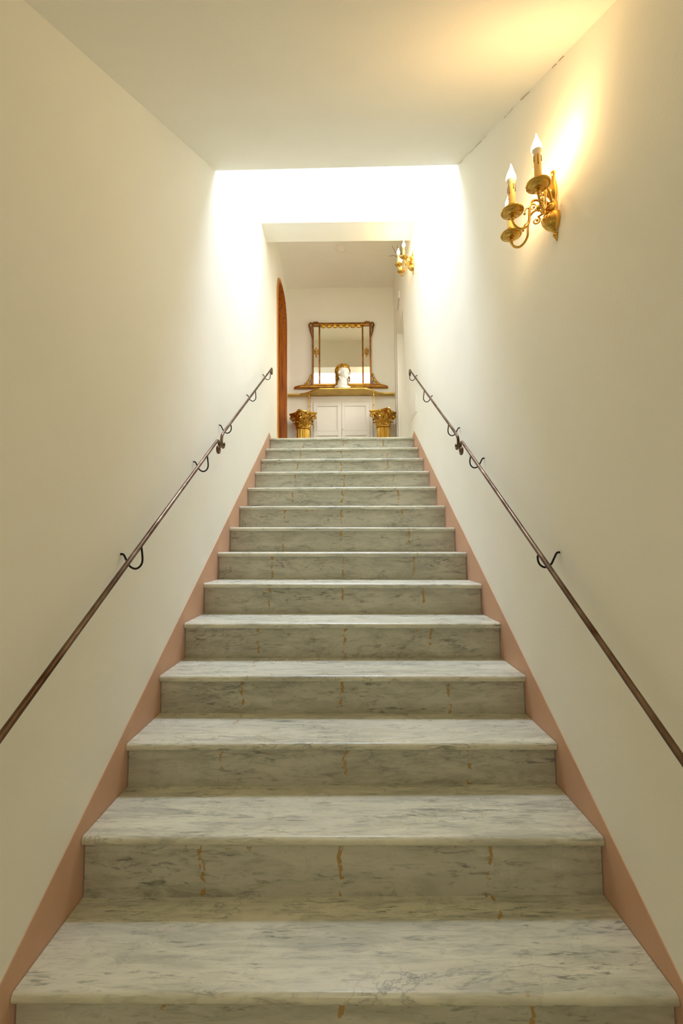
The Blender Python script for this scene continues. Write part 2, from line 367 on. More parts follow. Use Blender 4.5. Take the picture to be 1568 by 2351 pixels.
# ------------------------------------------------------------------ the marble staircase
NL = [(4.648, 1.111), (4.397, .948), (4.138, .793), (3.867, .632), (3.575, .457), (3.297, .287), (3.021, .122), (2.746, -.040), (2.474, -.201), (2.183, -.365), (1.904, -.531), (1.627, -.684), (1.367, -.834), (1.100, -1.009), (.83, -1.170), (.56, -1.330)]
NR = [(4.633, 1.107), (4.372, .942), (4.110, .786), (3.842, .622), (3.571, .453), (3.279, .277), (2.999, .109), (2.731, -.051), (2.449, -.213), (2.168, -.372), (1.888, -.534), (1.630, -.689), (1.354, -.833), (1.078, -.997), (.82, -1.165), (.56, -1.330)]
st = empty('staircase', (0, .56, 0))
tag(st, 'grey veined marble staircase with ochre repair marks rising between two walls', 'staircase')
TH = .0265
for i in range(16):
    (yl_, zl), (yr_, zr) = NL[i], NR[i]
    ybl, ybr = (NL[i-1][0]+.03, NR[i-1][0]+.03) if i else (4.80, 4.80)
    cxm, cym, czm = 0, (yl_+yr_)/2, (zl+zr)/2
    # tread with bullnose
    bm = bmesh.new(); prof = []
    for k in range(9):
        a = pi/2+pi*k/8; prof.append((TH/2*.9+TH/2*.9*cos(a), -TH/2+TH/2*sin(a)))
    segs = 12; rows = []
    for s in range(segs+1):
        t = s/segs; x = lerp(-.7455, .7455, t)
        if i < 7: x *= lerp(1, .985, (7-i)/7) if x > 0 else 1.0
        y0 = lerp(yl_, yr_, t); z0 = lerp(zl, zr, t); yb = lerp(ybl, ybr, t)
        wv = .0008*noise.noise(Vector((x*4, i*3.1, 0)))
        rows.append([bm.verts.new((x-cxm, yb-cym, z0-czm))]+[bm.verts.new((x-cxm, y0+p[0]-cym+wv, z0+p[1]-czm+wv)) for p in prof]+[bm.verts.new((x-cxm, yb-cym, z0-TH-czm))])
    for s in range(segs):
        a, b_ = rows[s], rows[s+1]; n = len(a)
        for k in range(n): bm.faces.new((a[k], a[(k+1) % n], b_[(k+1) % n], b_[k]))
    bm.faces.new(rows[0]); bm.faces.new(rows[-1])
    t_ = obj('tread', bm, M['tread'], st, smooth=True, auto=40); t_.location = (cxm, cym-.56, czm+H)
    # riser, set back under the nosing; local z = 0 at its top
    bm = bmesh.new(); o_ = .017
    if i < 15: zbl, zbr = NL[i+1][1]-.001, NR[i+1][1]-.001
    else: zbl = zbr = -H
    hw = .743
    L_ = [(-hw, yl_+o_, zbl), (-hw, yl_+o_, zl-TH), (-hw, yl_+o_+.025, zl-TH), (-hw, yl_+o_+.025, zbl)]
    R_ = [(hw, yr_+o_, zbr), (hw, yr_+o_, zr-TH), (hw, yr_+o_+.025, zr-TH), (hw, yr_+o_+.025, zbr)]
    if i < 7: R_ = [(p[0]*lerp(1, .985, (7-i)/7), p[1], p[2]) for p in R_]
    org = Vector((0, cym+o_, czm-TH))
    A = [bm.verts.new(Vector(p)-org) for p in L_]; B = [bm.verts.new(Vector(p)-org) for p in R_]
    for k in range(4): bm.faces.new((A[k], A[(k+1) % 4], B[(k+1) % 4], B[k]))
    bm.faces.new(A); bm.faces.new(B)
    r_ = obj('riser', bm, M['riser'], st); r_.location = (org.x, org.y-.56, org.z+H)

# ------------------------------------------------------------------ arched wooden door in the left wall
dr = struct(empty('door_1', (-.77, AC, LZ+H)))
def dloc(p): return (p[0]+.77, p[1]-AC, p[2]-LZ)
# casing on the wall
bm = bmesh.new(); n = 24
outer = arch(ARO, LZ); inner = arch(ARI, LZ)
for k in range(len(outer)-1):
    q = [outer[k], outer[k+1], inner[k+1], inner[k]]
    for xx in (0, 1): pass
    vs0 = [bm.verts.new(dloc((wallx(-1, y, z)+.012, y, z))) for y, z in q]; vs1 = [bm.verts.new(dloc((wallx(-1, y, z)-.001, y, z))) for y, z in q]
    bm.faces.new(vs0); bm.faces.new(vs1)
    for j in range(4): bm.faces.new((vs0[j], vs0[(j+1) % 4], vs1[(j+1) % 4], vs1[j]))
bmesh.ops.remove_doubles(bm, verts=bm.verts, dist=1e-5)
obj('door_casing', bm, M['woodlight'], dr)
# lining of the reveal
bm = bmesh.new(); a_ = arch(ARI, LZ); b2 = arch(ARI-.02, LZ)
for k in range(len(a_)-1):
    q = [a_[k], a_[k+1], b2[k+1], b2[k]]
    vs0 = [bm.verts.new(dloc((-.757, y, z))) for y, z in q]; vs1 = [bm.verts.new(dloc((-1.06, y, z))) for y, z in q]
    bm.faces.new(vs0); bm.faces.new(vs1)
    for j in range(4): bm.faces.new((vs0[j], vs0[(j+1) % 4], vs1[(j+1) % 4], vs1[j]))
bmesh.ops.remove_doubles(bm, verts=bm.verts, dist=1e-5)
obj('reveal_lining', bm, M['wood'], dr)
# springing joint moulding
bm = bmesh.new(); box(bm, -.262, .004, ARI-.028, ARI-.018, AZ-LZ-.012, AZ-LZ+.004); obj('joint_strip', bm, M['wood'], dr)
# leaf at the back of the reveal, made of boards
bm = bmesh.new(); prism(bm, arch(ARI-.022, LZ+.004), lambda y, z: dloc((-1.02, y, z)), lambda y, z: dloc((-1.055, y, z))); lf = obj('door_leaf', bm, M['wood'], dr)
bm = bmesh.new()
for k in range(-2, 3): box(bm, -.249, -.243, k*.12-.004, k*.12+.004, .02, 1.75)
obj('board_bead', bm, M['woodlight'], lf)
bm = bmesh.new(); ball(bm, (-.225, -.24, 1.0), .022); tube(bm, [(-.25, -.24, 1.0), (-.225, -.24, 1.0)], .009); obj('door_knob', bm, M['brass'], lf, smooth=True)

# ------------------------------------------------------------------ doorway in the right wall
d2 = struct(empty('door_2', (.735, 5.45, LZ+H)))
bm = bmesh.new(); box(bm, .262, .295, -.47, .445, .002, 1.68, .003); lf2 = obj('door_leaf', bm, M['white'], d2)
bm = bmesh.new()
for z0, z1 in ((.15, .75), (.85, 1.55)):
    box(bm, .254, .262, -.36, .34, z0, z1, .003)
obj('raised_panel', bm, M['white'], lf2)
bm = bmesh.new(); box(bm, .02, .035, .428, .447, .0, 1.675, .003); obj('door_stop', bm, M['white'], d2)
bm = bmesh.new(); ball(bm, (.008, .46, .0), .004); 
k_ = obj('latch_plate', bm, M['black'], d2, smooth=True); k_.location = (-.005, .0, .58)
# slim corner bead beside the doorway
bm = bmesh.new(); box(bm, .7225, .7325, 5.955, 5.985, LZ+H, 2.95+H, .002); struct(obj('trim_3', bm, M['white']))

# flush access panel on the right wall
ap = empty('access_panel', (.741, 4.63, 1.40+H)); tag(ap, 'flush white access panel low on the right wall below the upper handrail', 'panel')
bm = bmesh.new(); box(bm, -.006, .003, -.19, .19, -.088, .088, .001)
def fitx(bm, ox, oy, oz, side, lift):   # lay a flat piece against the leaning wall
    for v in bm.verts: v.co.x += wallx(side, v.co.y+oy, v.co.z+oz)-ox
fitx(bm, .741, 4.63, 1.40, 1, 0); obj('panel_frame', bm, M['white'], ap)
bm = bmesh.new(); box(bm, -.010, -.0055, -.165, .165, -.066, .066, .001); fitx(bm, .741, 4.63, 1.40, 1, 0); obj('panel_lid', bm, M['white'], ap)

# ------------------------------------------------------------------ handrails
def rail(name, side, pts, brs, label):
    """pts: (y, z) rel. eye; rail lies 7 cm off the wall"""
    y0, z0 = pts[0]; rt = empty(name, (side*.75, y0, z0+H))
    tag(rt, label, 'handrail', 'wall-mounted steel handrails')
    x_ = -side*.068
    P = smoothpath([(x_, y-y0, z-z0) for y, z in pts], 6)
    bm = bmesh.new(); tube(bm, P, .0082, 14); obj('rail_bar', bm, M['rail'], rt, smooth=True, auto=50)
    for by, bz, rz in brs:       # wall point (y, z) and rail height there
        wx = wallx(side, by, bz)
        prof = [(wx, bz), (wx-side*.010, bz-.002), (wx-side*.019, bz-.018), (wx-side*.031, bz-.040), (wx-side*.048, bz-.050), (wx-side*.062, bz-.047), (wx-side*.073, bz-.034), (wx-side*.0755, bz-.014), (side*.682-side*.003, rz-.006)]
        Q = smoothpath([(a-side*.75, by-y0, c-z0) for a, c in prof], 5)
        bm = bmesh.new(); tube(bm, Q, .0036, 8)
        ball(bm, Vector((wx-side*.002-side*.75, by-y0, bz-z0)), .0045, .5, 1, 1)
        obj('wall_bracket', bm, M['black'], rt, smooth=True)
    return rt
def lower(side, z_, ye):
    # straight run then hook curling down and back
    s_ = .629; y1 = -.25; ztop = z_; ys = [y1, .4, 1.0, 1.6, 2.2, ye-.06]
    P = [(y, ztop+s_*(y-ye)) for y in ys]
    q = .48
    P = P[:-1]+[(ye-.045, ztop+s_*(-.045))]
    P += [(ye-.012, ztop-.010), (ye+.008, ztop-.006)]
    P += [(ye+q*a, ztop-q*b_) for a, b_ in ((.044, .024), (.062, .060), (.066, .100), (.052, .134), (.024, .146), (-.004, .134), (-.014, .104), (.004, .084), (.022, .092))]
    return P
def upper(side, y_, z_, ye, ze):
    s_ = (ze-z_)/(ye-y_)
    q = .52
    P = [(y_+q*a, z_-q*b_) for a, b_ in ((.062, .092), (.080, .078), (.088, .100), (.070, .124), (.040, .130), (.014, .116), (-.004, .086), (-.008, .050), (.006, .016), (.035, -.014))]
    P += [(y, z_+s_*(y-y_)) for y in (y_+.09, 3.0, 3.5, 4.0, ye-.05)]
    P += [(ye+q*a, ze-q*b_) for a, b_ in ((.0, -.002), (.025, .004), (.045, .024), (.052, .056), (.040, .088), (.014, .100), (-.010, .088), (-.012, .064), (.006, .054))]
    return P
rz_ = lambda y, ye, zt: zt+.629*(y-ye)
rail('handrail', -1, lower(-1, .588, 2.490), [(1.561, -.026, rz_(1.561, 2.455, .566)), (2.291, .428, rz_(2.291, 2.455, .566)), (.70, -.56, rz_(.70, 2.455, .566))],
     'brown steel handrail along the lower flight on the left wall')
rail('handrail', 1, lower(1, .579, 2.538), [(1.561, -.031, rz_(1.561, 2.508, .560)), (2.353, .445, rz_(2.353, 2.508, .560)), (.70, -.60, rz_(.70, 2.508, .560))],
     'brown steel handrail along the lower flight on the right wall')
up_l = (1.722-.635)/(4.327-2.568)
rail('handrail', -1, upper(-1, 2.568, .635, 4.327, 1.722), [(2.754, .741, .635+up_l*(2.754-2.568)), (3.524, 1.189, .635+up_l*(3.524-2.568)), (4.245, 1.630, .635+up_l*(4.245-2.568))],
     'shorter steel handrail near the top of the stairs on the left wall')
up_r = (1.733-.625)/(4.43-2.615)
rail('handrail', 1, upper(1, 2.615, .625, 4.43, 1.733), [(2.827, .730, .625+up_r*(2.827-2.615)), (3.652, 1.210, .625+up_r*(3.652-2.615)), (4.352, 1.647, .625+up_r*(4.352-2.615))],
     'shorter steel handrail near the top of the stairs on the right wall')

# ------------------------------------------------------------------ brass candle sconces
def sconce(loc):
    rt = empty('wall_sconce', loc)      # origin on the wall, arms reach towards -x
    bm = bmesh.new()
    prof = [(.002, .128), (.006, .124), (.0095, .117), (.0075, .111), (.0055, .106), (.0065, .096), (.0095, .084), (.014, .070), (.018, .056), (.0185, .046), (.0160, .034), (.0105, .022), (.0085, .014), (.0125, .008), (.0145, 0), (.0135, -.010), (.0095, -.018), (.0110, -.024), (.0200, -.028), (.0285, -.038), (.0320, -.052), (.0300, -.066), (.0230, -.079), (.0130, -.088), (.0065, -.093), (.0050, -.097), (.0085, -.102), (.0095, -.108), (.0060, -.114), (.0035, -.120), (.0012, -.127)]
    lathe(bm, prof, 20, (0, 0, 0), pi/2, 3*pi/2, 1.55, 1.0)
    obj('back_plate', bm, M['brass'], rt, smooth=True, auto=60).location = (0, 0, -.010)
    bm = bmesh.new()
    tube(bm, [(-.010, 0, -.016), (-.030, 0, -.017), (-.052, 0, -.018)], [.016, .014, .010], 14)
    ball(bm, (-.056, 0, -.018), .011)
    for k in range(8):
        a = k*pi/4; tube(bm, [(-.018, .015*cos(a), -.017+.015*sin(a)), (-.046, .011*cos(a), -.018+.011*sin(a))], .0028, 6)
    obj('arm_hub', bm, M['brass'], rt, smooth=True, auto=50)
    def scroll(cx_, cz_, r0, turns, a0, sgn, th, root):
        pts = [Vector(root)]
        for i in range(0, 22):
            t = i/21; a = a0+sgn*turns*2*pi*t; rr = r0*(1-.72*t)
            pts.append(Vector((cx_+rr*cos(a), 0, cz_+rr*sin(a))))
        return pts
    for ang in (-22, 24):
        for (sx_, sz_, r0, a0, sg, root) in ((-.072, .006, .015, -1.2, 1, (-.030, 0, -.012)), (-.062, -.047, .014, 1.2, -1, (-.030, 0, -.024)), (-.028, .036, .012, 3.6, -1, (-.018, 0, -.002))):
            P = scroll(sx_, sz_, r0, 1.15, a0, sg, 0, root); Rz = Matrix.Rotation(radians(ang), 3, 'Z')
            P = [Rz @ p for p in P]; bm = bmesh.new()
            tube(bm, P, [lerp(.0032, .0020, i/(len(P)-1)) for i in range(len(P))], 8)
            ball(bm, P[-1], .0045); obj('scroll', bm, M['brass'], rt, smooth=True)
    for ang, R_ in ((0, .148), (47, .160), (-47, .160)):
        k = R_/.148; path = [(.030, -.018), (.040, -.004), (.058, .010), (.076, .008), (.086, -.010), (.090, -.036), (.092, -.066), (.104, -.085), (.122, -.091), (.139, -.080), (.147, -.064), (.148, -.050)]
        P = smoothpath([(-a*k, 0, c) for a, c in path], 5)
        ar = empty('tmp')
        bm = bmesh.new(); tube(bm, P, .0042, 10)
        # little leaf spur on the arm
        tube(bm, smoothpath([(-.086*k, 0, -.024), (-.096*k, 0, -.018), (-.104*k, 0, -.026), (-.106*k, 0, -.036)], 4), .0022, 6); ball(bm, (-.106*k, 0, -.038), .0042)
        arm = obj('arm', bm, M['brass'], rt, smooth=True, auto=50); arm.rotation_euler = (0, 0, radians(-ang)); bpy.data.objects.remove(ar)
        c = (-R_, 0, 0)
        bm = bmesh.new(); lathe(bm, [(.0048, -.062), (.0070, -.056), (.0075, -.052), (.0060, -.049), (.0105, -.0465), (.0135, -.0475), (.0150, -.0460), (.0145, -.0425), (.0190, -.0405), (.0250, -.0395), (.0290, -.0365), (.0305, -.0325), (.0325, -.0318), (.0345, -.0335), (.0365, -.0330), (.0378, -.0305), (.0372, -.0275), (.0350, -.0265), (.0310, -.0290), (.0240, -.0335), (.0160, -.0345), (.0125, -.0330), (.0118, -.0240), (.0150, -.0200), (.0178, -.0150), (.0180, -.0110), (.0165, -.0100), (.0128, -.0110)], 36, c)
        obj('drip_pan', bm, M['brass'], arm, smooth=True, auto=50)
        bm = bmesh.new(); lathe(bm, [(.0115, -.022), (.0122, -.012), (.0118, .030), (.0120, .060), (.0112, .0665), (.0080, .0680)], 20, c)
        cs = obj('candle_sleeve', bm, M['candle'], arm, smooth=True, auto=50)
        bm = bmesh.new()
        for a, ln in ((.3, .014), (1.5, .026), (2.6, .018), (3.7, .030), (4.9, .016), (5.6, .022)):
            P2 = [(c[0]+cos(a)*.0116, sin(a)*.0116, .064), (c[0]+cos(a)*.0125, sin(a)*.0125, .060), (c[0]+cos(a)*.0125, sin(a)*.0125, .062-ln)]
            tube(bm, P2, .0013, 6); ball(bm, P2[-1], .0021, u=8, v=6)
        for P2 in ((.0),): pass
        # gilt wax drips belong to the arm's candle
        obj('wax_drips', bm, M['drip'], arm, smooth=True)
        bm = bmesh.new()
        pr = [(.0065, .066), (.0105, .070), (.0145, .077), (.0163, .084), (.0168, .089), (.0158, .097), (.0130, .106), (.0095, .115), (.0062, .124), (.0036, .132), (.0018, .139), (.0003, .144)]
        lathe(bm, pr, 20, c)
        for f in bm.faces: f.material_index = 0 if f.calc_center_median().z > .0845 else 1
        for v in bm.verts:
            if v.co.z > .11: v.co.x += (v.co.z-.11)*.10*sin((v.co.z-.11)*90)
        obj('flame_bulb', bm, [M['bulb'], M['bulbbase']], arm, smooth=True)
    return rt
s1 = sconce((wallx(1, 1.485, 1.16)-.001, 1.485, 1.163+H))
tag(s1, 'large polished brass three-candle wall light on the right wall above the lower handrail', 'wall light', 'brass candle wall lights')
s2 = copy_tree(s1); s2.location = (wallx(1, 4.39, 2.83)-.001, 4.39, 2.835+H)
tag(s2, 'brass three-candle wall light under the beam at the top of the stairs', 'wall light', 'brass candle wall lights')

# twig-like brass ornament on the wall beyond the second sconce
tw = empty('wall_ornament', (wallx(1, 5.2, 3.2), 5.2, 3.44+H)); tag(tw, 'thin branching brass wall ornament behind the candle light on the landing', 'wall ornament')
bm = bmesh.new(); lathe(bm, [(.0, -.02), (.012, -.018), (.016, 0), (.012, .018), (.0, .02)], 14, (-.004, 0, 0), pi/2, 3*pi/2); obj('rose', bm, M['brass'], tw, smooth=True)
for P in ([(-.006, 0, 0), (-.05, 0, -.01), (-.085, 0, .05), (-.12, 0, .12)], [(-.006, 0, 0), (-.05, 0, -.02), (-.10, 0, -.005), (-.155, 0, -.012)], [(-.006, 0, 0), (-.035, 0, .05), (-.05, 0, .09), (-.06, 0, .12)], [(-.006, 0, 0), (-.012, 0, .05), (-.014, 0, .13)]):
    bm = bmesh.new(); Q = smoothpath(P, 6); tube(bm, Q, [lerp(.0042, .002, i/(len(Q)-1)) for i in range(len(Q))], 8); obj('branch', bm, M['frame'], tw, smooth=True)
# small white sensor with a dangling cord
sn = empty('wall_sensor', (wallx(1, 5.52, 3.13), 5.52, 3.13+H)); tag(sn, 'tiny white sensor box with a thin cord high on the right landing wall', 'sensor')
bm = bmesh.new(); box(bm, -.014, .0, -.022, .022, -.045, .045, .003); obj('casing', bm, M['white'], sn)
bm = bmesh.new(); tube(bm, smoothpath([(-.008, .0, -.045), (-.009, .04, -.08), (-.007, .10, -.105), (-.006, .16, -.115)], 6), .0025, 6); obj('cord', bm, M['drip'], sn)

# ceiling rose
cr = empty('ceiling_rose', (.005, 5.353, 3.628+H)); tag(cr, 'small round white moulded rose on the landing ceiling', 'ceiling rose')
bm = bmesh.new(); lathe(bm, [(.072, 0), (.074, -.004), (.070, -.009), (.062, -.007), (.056, -.010), (.048, -.013), (.040, -.010), (.030, -.012), (.020, -.018), (.0, -.022)], 36); obj('moulded_disc', bm, M['white'], cr, smooth=True, auto=30)
bm = bmesh.new()
for k in range(12): ball(bm, (.052*cos(k*pi/6), .052*sin(k*pi/6), -.010), .007, 1, 1, .6, 8, 6)
obj('bead_ring', bm, M['white'], cr, smooth=True)

# ------------------------------------------------------------------ cupboard under the shelf
cb = empty('cupboard', (-.008, YB, LZ+H)); tag(cb, 'cream panelled double-door cupboard built into the landing wall under the gold shelf', 'cupboard')
bm = bmesh.new(); box(bm, -.432, -.391, -.030, -.0005, .0, .945, .002); box(bm, .385, .426, -.030, -.0005, .0, .945, .002); box(bm, -.391, .385, -.030, -.0005, .862, .945, .002); box(bm, -.391, .385, -.022, -.0005, 0, .862)
obj('surround', bm, M['white'], cb)
for x0, x1 in ((-.389, -.005), (-.001, .383)):
    bm = bmesh.new()
    fr = .042
    box(bm, x0, x0+fr, -.040, -.0225, .01, .858, .0015); box(bm, x1-fr, x1, -.040, -.0225, .01, .858, .0015)
    box(bm, x0+fr, x1-fr, -.040, -.0225, .812, .858, .0015); box(bm, x0+fr, x1-fr, -.040, -.0225, .40, .455, .0015); box(bm, x0+fr, x1-fr, -.040, -.0225, .01, .06, .0015)
    box(bm, x0+fr, x1-fr, -.029, -.0225, .06, .812)
    d = obj('door', bm, M['white'], cb)
    bm = bmesh.new()
    for z0, z1 in ((.06, .40), (.455, .812)):
        a, b_ = x0+fr, x1-fr; t = .010
        box(bm, a, b_, -.044, -.034, z1-t, z1); box(bm, a, b_, -.044, -.034, z0, z0+t); box(bm, a, a+t, -.044, -.034, z0+t, z1-t); box(bm, b_-t, b_, -.044, -.034, z0+t, z1-t)
    obj('panel_moulding', bm, M['white'], d)
    if x0 > -.1:
        bm = bmesh.new(); lathe(bm, [(.0, .020), (.006, .018), (.008, .012), (.004, .005), (.005, 0)], 12); 
        bmesh.ops.rotate(bm, cent=(0, 0, 0), matrix=Matrix.Rotation(radians(90), 3, 'X'), verts=bm.verts)
        k_ = obj('knob', bm, M['white'], d, smooth=True); k_.location = (x0+.018, -.040, .475)
# flat panel edges beside it
for x0, x1 in ((-.765, -.448), (.430, .722)):
    pass

# ------------------------------------------------------------------ gold shelf on turned supports
sh = empty('console_shelf', (0, YB, 2.057+H)); tag(sh, 'long gold bow-fronted shelf across the landing wall below the mirror', 'shelf')
def front(x):      # depth of the serpentine front
    a = abs(x+.003)
    if a < .29: return .300
    if a > .56: return .090
    t = (a-.29)/.27; t = t*t*(3-2*t); return lerp(.300, .100, t**.85)
bm = bmesh.new(); xs = [-.752+i*(1.472/60) for i in range(61)]
rows = []
for x in xs:
    d = front(x); rows.append([bm.verts.new(p) for p in ((x, -.001, 0), (x, -d+.006, 0), (x, -d, .004), (x, -d, .018), (x, -d+.005, .022), (x, -.001, .022))])
for i in range(60):
    a, b_ = rows[i], rows[i+1]
    for k in range(6): bm.faces.new((a[k], a[(k+1) % 6], b_[(k+1) % 6], b_[k]))
bm.faces.new(rows[0]); bm.faces.new(rows[-1])
obj('shelf_board', bm, M['goldflat'], sh)
CT = 1.765-2.057
for x, d in ((-.449, -.150), (.424, -.185)):
    bm = bmesh.new(); hgt = -CT
    lathe(bm, [(.016, 0), (.016, -.004), (.005, -.008), (.006, -.016), (.009, -.030), (.0075, -.050), (.0045, -.066), (.007, -.072), (.0045, -.078), (.0062, -.10), (.0045, -.115), (.0062, -.13), (.0045, -.145), (.0062, -.16), (.0045, -.175), (.0105, -.182), (.0105, -.188), (.0045, -.194), (.0058, -.22), (.0045, -.25), (.011, -.272), (.014, -hgt+.004), (.014, -hgt+.0005)], 14, (x, d, 0))
    obj('support_rod', bm, M['brass'], sh, smooth=True, auto=40)

# ------------------------------------------------------------------ gilded Corinthian columns
def column(loc, rz, label):
    rt = empty('corinthian_column', loc, rz); tag(rt, label, 'column', 'gilded column stands')
    HT = 1.765-LZ-.0; zb = HT-.215
    bm = bmesh.new(); s = .135
    box(bm, -s, s, -s, s, 0, .05, .004); lathe(bm, [(.125, .05), (.130, .06), (.125, .072), (.108, .078), (.112, .088), (.100, .098), (.090, .102)], 32); obj('base', bm, M['gold'], rt, smooth=True, auto=35)
    # fluted shaft
    bm = bmesh.new(); nf = 22; rings = []
    for z, rr in ((.100, .090), (.14, .089), (zb-.03, .085), (zb-.012, .085)):
        ring = []
        for k in range(nf*8):
            a = 2*pi*k/(nf*8); ph = (k % 8)/8; dpt = .0085*max(0, sin(pi*(ph-.2)/.8))**.6 if ph > .2 else 0
            ring.append(bm.verts.new(((rr-dpt)*cos(a), (rr-dpt)*sin(a), z)))
        rings.append(ring)
    n = nf*8
    for i in range(3):
        for k in range(n): bm.faces.new((rings[i][k], rings[i][(k+1) % n], rings[i+1][(k+1) % n], rings[i+1][k]))
    bm.faces.new(rings[0]); bm.faces.new(rings[-1])
    obj('fluted_shaft', bm, M['gold'], rt, smooth=True, auto=28)
    bm = bmesh.new(); lathe(bm, [(.082, zb-.014), (.095, zb-.012), (.100, zb-.005), (.100, zb+.003), (.094, zb+.009), (.082, zb+.011)], 36); obj('neck_ring', bm, M['gold'], rt, smooth=True, auto=60)
    bell = lambda t: .080+.012*t+.034*t**3.2
    bm = bmesh.new(); lathe(bm, [(bell(i/12), zb+.008+i/12*.170) for i in range(13)], 32); obj('bell', bm, M['gold'], rt, smooth=True, auto=60)
    # acanthus leaves: ribbed, lobed, tips rolling outwards
    def leaf(bm, ang, z0, h_, wd, out):
        Rz = Matrix.Rotation(ang, 3, 'Z'); nt_, ns = 12, 8; g = []
        for i in range(nt_+1):
            t = i/nt_
            if t < .78: zz = z0+h_*t/.78*.92; rr = bell((zz-zb)/.18)+.004+out*.35*(t/.78)**2.5
            else:
                a = (t-.78)/.22*pi*.95; rr0 = bell((z0+h_*.92-zb)/.18)+.004+out*.35; rr = rr0+out*.5*(1-cos(a))*.5*1.3; zz = z0+h_*.92+sin(a)*h_*.10-max(0, a-pi/2)*h_*.09
            lob = 1+.20*sin(t*pi*5.0); wt = wd*(.62+.75*sin(min(t, .9)/.9*pi*.62))*lob*(1 if t < .8 else lerp(1, .45, (t-.8)/.2))
            row = []
            for j in range(ns+1):
                s_ = j/ns*2-1; aa = s_*wt/rr/2; rb = rr+.0075*(1-abs(s_))**.5+.0022*cos(s_*pi*4)
                row.append(bm.verts.new(Rz @ Vector((rb*cos(aa), rb*sin(aa), zz-abs(s_)*.004))))
            g.append(row)
        b0 = [[bm.verts.new(v.co*1.0-Vector((v.co.x, v.co.y, 0)).normalized()*.005) for v in row] for row in g]
        for i in range(nt_):
            for j in range(ns):
                bm.faces.new((g[i][j], g[i][j+1], g[i+1][j+1], g[i+1][j])); bm.faces.new((b0[i][j], b0[i+1][j], b0[i+1][j+1], b0[i][j+1]))
            bm.faces.new((g[i][0], g[i+1][0], b0[i+1][0], b0[i][0])); bm.faces.new((g[i][ns], b0[i][ns], b0[i+1][ns], g[i+1][ns]))
        for j in range(ns):
            bm.faces.new((g[nt_][j], g[nt_][j+1], b0[nt_][j+1], b0[nt_][j])); bm.faces.new((g[0][j], b0[0][j], b0[0][j+1], g[0][j+1]))
    bm = bmesh.new()
    for k in range(8): leaf(bm, k*pi/4+pi/8, zb+.008, .070, .050, .040)
    obj('lower_acanthus_leaves', bm, M['gold'], rt, smooth=True, auto=50)
    bm = bmesh.new()
    for k in range(8): leaf(bm, k*pi/4, zb+.020, .115, .052, .046)
    obj('upper_acanthus_leaves', bm, M['gold'], rt, smooth=True, auto=50)
    # volutes under the four corners (corners lie on the local axes)
    for k in range(4):
        a = k*pi/2; Rz = Matrix.Rotation(a, 3, 'Z'); bm = bmesh.new()
        for s_ in (-1, 1):
            P = [Vector((.085, s_*.034, zb+.095)), Vector((.098, s_*.030, zb+.130)), Vector((.120, s_*.022, zb+.160)), Vector((.150, s_*.012, zb+.172))]
            for i in range(20):
                t = i/19; aa = pi/2-t*2*pi*1.35; rr = .024*(1-.75*t); P.append(Vector((.160+rr*cos(aa), s_*.010, zb+.150+rr*sin(aa))))
            Q = [Rz @ p for p in P]; tube(bm, Q, [lerp(.0065, .0042, i/(len(Q)-1)) for i in range(len(Q))], 8, 1.5)
        obj('corner_volute', bm, M['gold'], rt, smooth=True)
        bm = bmesh.new()      # small inner helix and flower on each face
        a = k*pi/2+pi/4; Rz = Matrix.Rotation(a, 3, 'Z')
        for s_ in (-1, 1):
            P = [Vector((.098, s_*.030, zb+.110)), Vector((.103, s_*.024, zb+.140))]
            for i in range(14):
                t = i/13; aa = pi/2+t*2*pi*1.1; rr = .012*(1-.7*t); P.append(Vector((.110, s_*(.020-rr*cos(aa)*1.0-.006), zb+.158+rr*sin(aa))))
            tube(bm, [Rz @ p for p in P], .0038, 7)
        ball(bm, Rz @ Vector((.118, 0, HT-.024)), .017, 1, 1, 1.15, 12, 8)
        for q in range(6): ball(bm, Rz @ Vector((.124, .014*cos(q*pi/3), HT-.024+.015*sin(q*pi/3))), .007, u=8, v=6)
        obj('fleuron', bm, M['gold'], rt, smooth=True)
    # concave-sided abacus with stepped moulding
    bm = bmesh.new()
    def outline(sc):
        o = []; R_ = .200
        for k in range(4):
            a = k*pi/2; c0 = Vector((R_*cos(a), R_*sin(a))); tang = Vector((-sin(a), cos(a)))
            c1 = Vector((R_*cos(a+pi/2), R_*sin(a+pi/2))); tang1 = Vector((-sin(a+pi/2), cos(a+pi/2)))
            p = c0+tang*.016-c0.normalized()*.006; q = c1-tang1*.016-c1.normalized()*.006; mid = (p+q)/2; nin = -mid.normalized()
            for i in range(9):
                t = i/8; b_ = p.lerp(q, t)+nin*(.030*(1-(2*t-1)**2)); o.append(b_*sc)
        return o
    rings = []
    for sc, z in ((.80, HT-.045), (.86, HT-.040), (.86, HT-.033), (.92, HT-.029), (.94, HT-.021), (.97, HT-.014), (1.0, HT-.011), (1.0, HT-.001), (.985, HT)):
        rings.append([bm.verts.new((p.x, p.y, z)) for p in outline(sc)])
    n = len(rings[0])
    for i in range(len(rings)-1):
        for k in range(n): bm.faces.new((rings[i][k], rings[i][(k+1) % n], rings[i+1][(k+1) % n], rings[i+1][k]))
    bm.faces.new(rings[0]); bm.faces.new(rings[-1])
    obj('abacus', bm, M['gold'], rt, smooth=True, auto=30)
    return rt
column((-.526, 5.995, LZ+H), math.atan2(-.209, -.045), 'gilded Corinthian column stand to the left of the cupboard doors')
column((.542, 5.945, LZ+H), math.atan2(-.203, .068), 'gilded Corinthian column stand to the right of the cupboard doors')

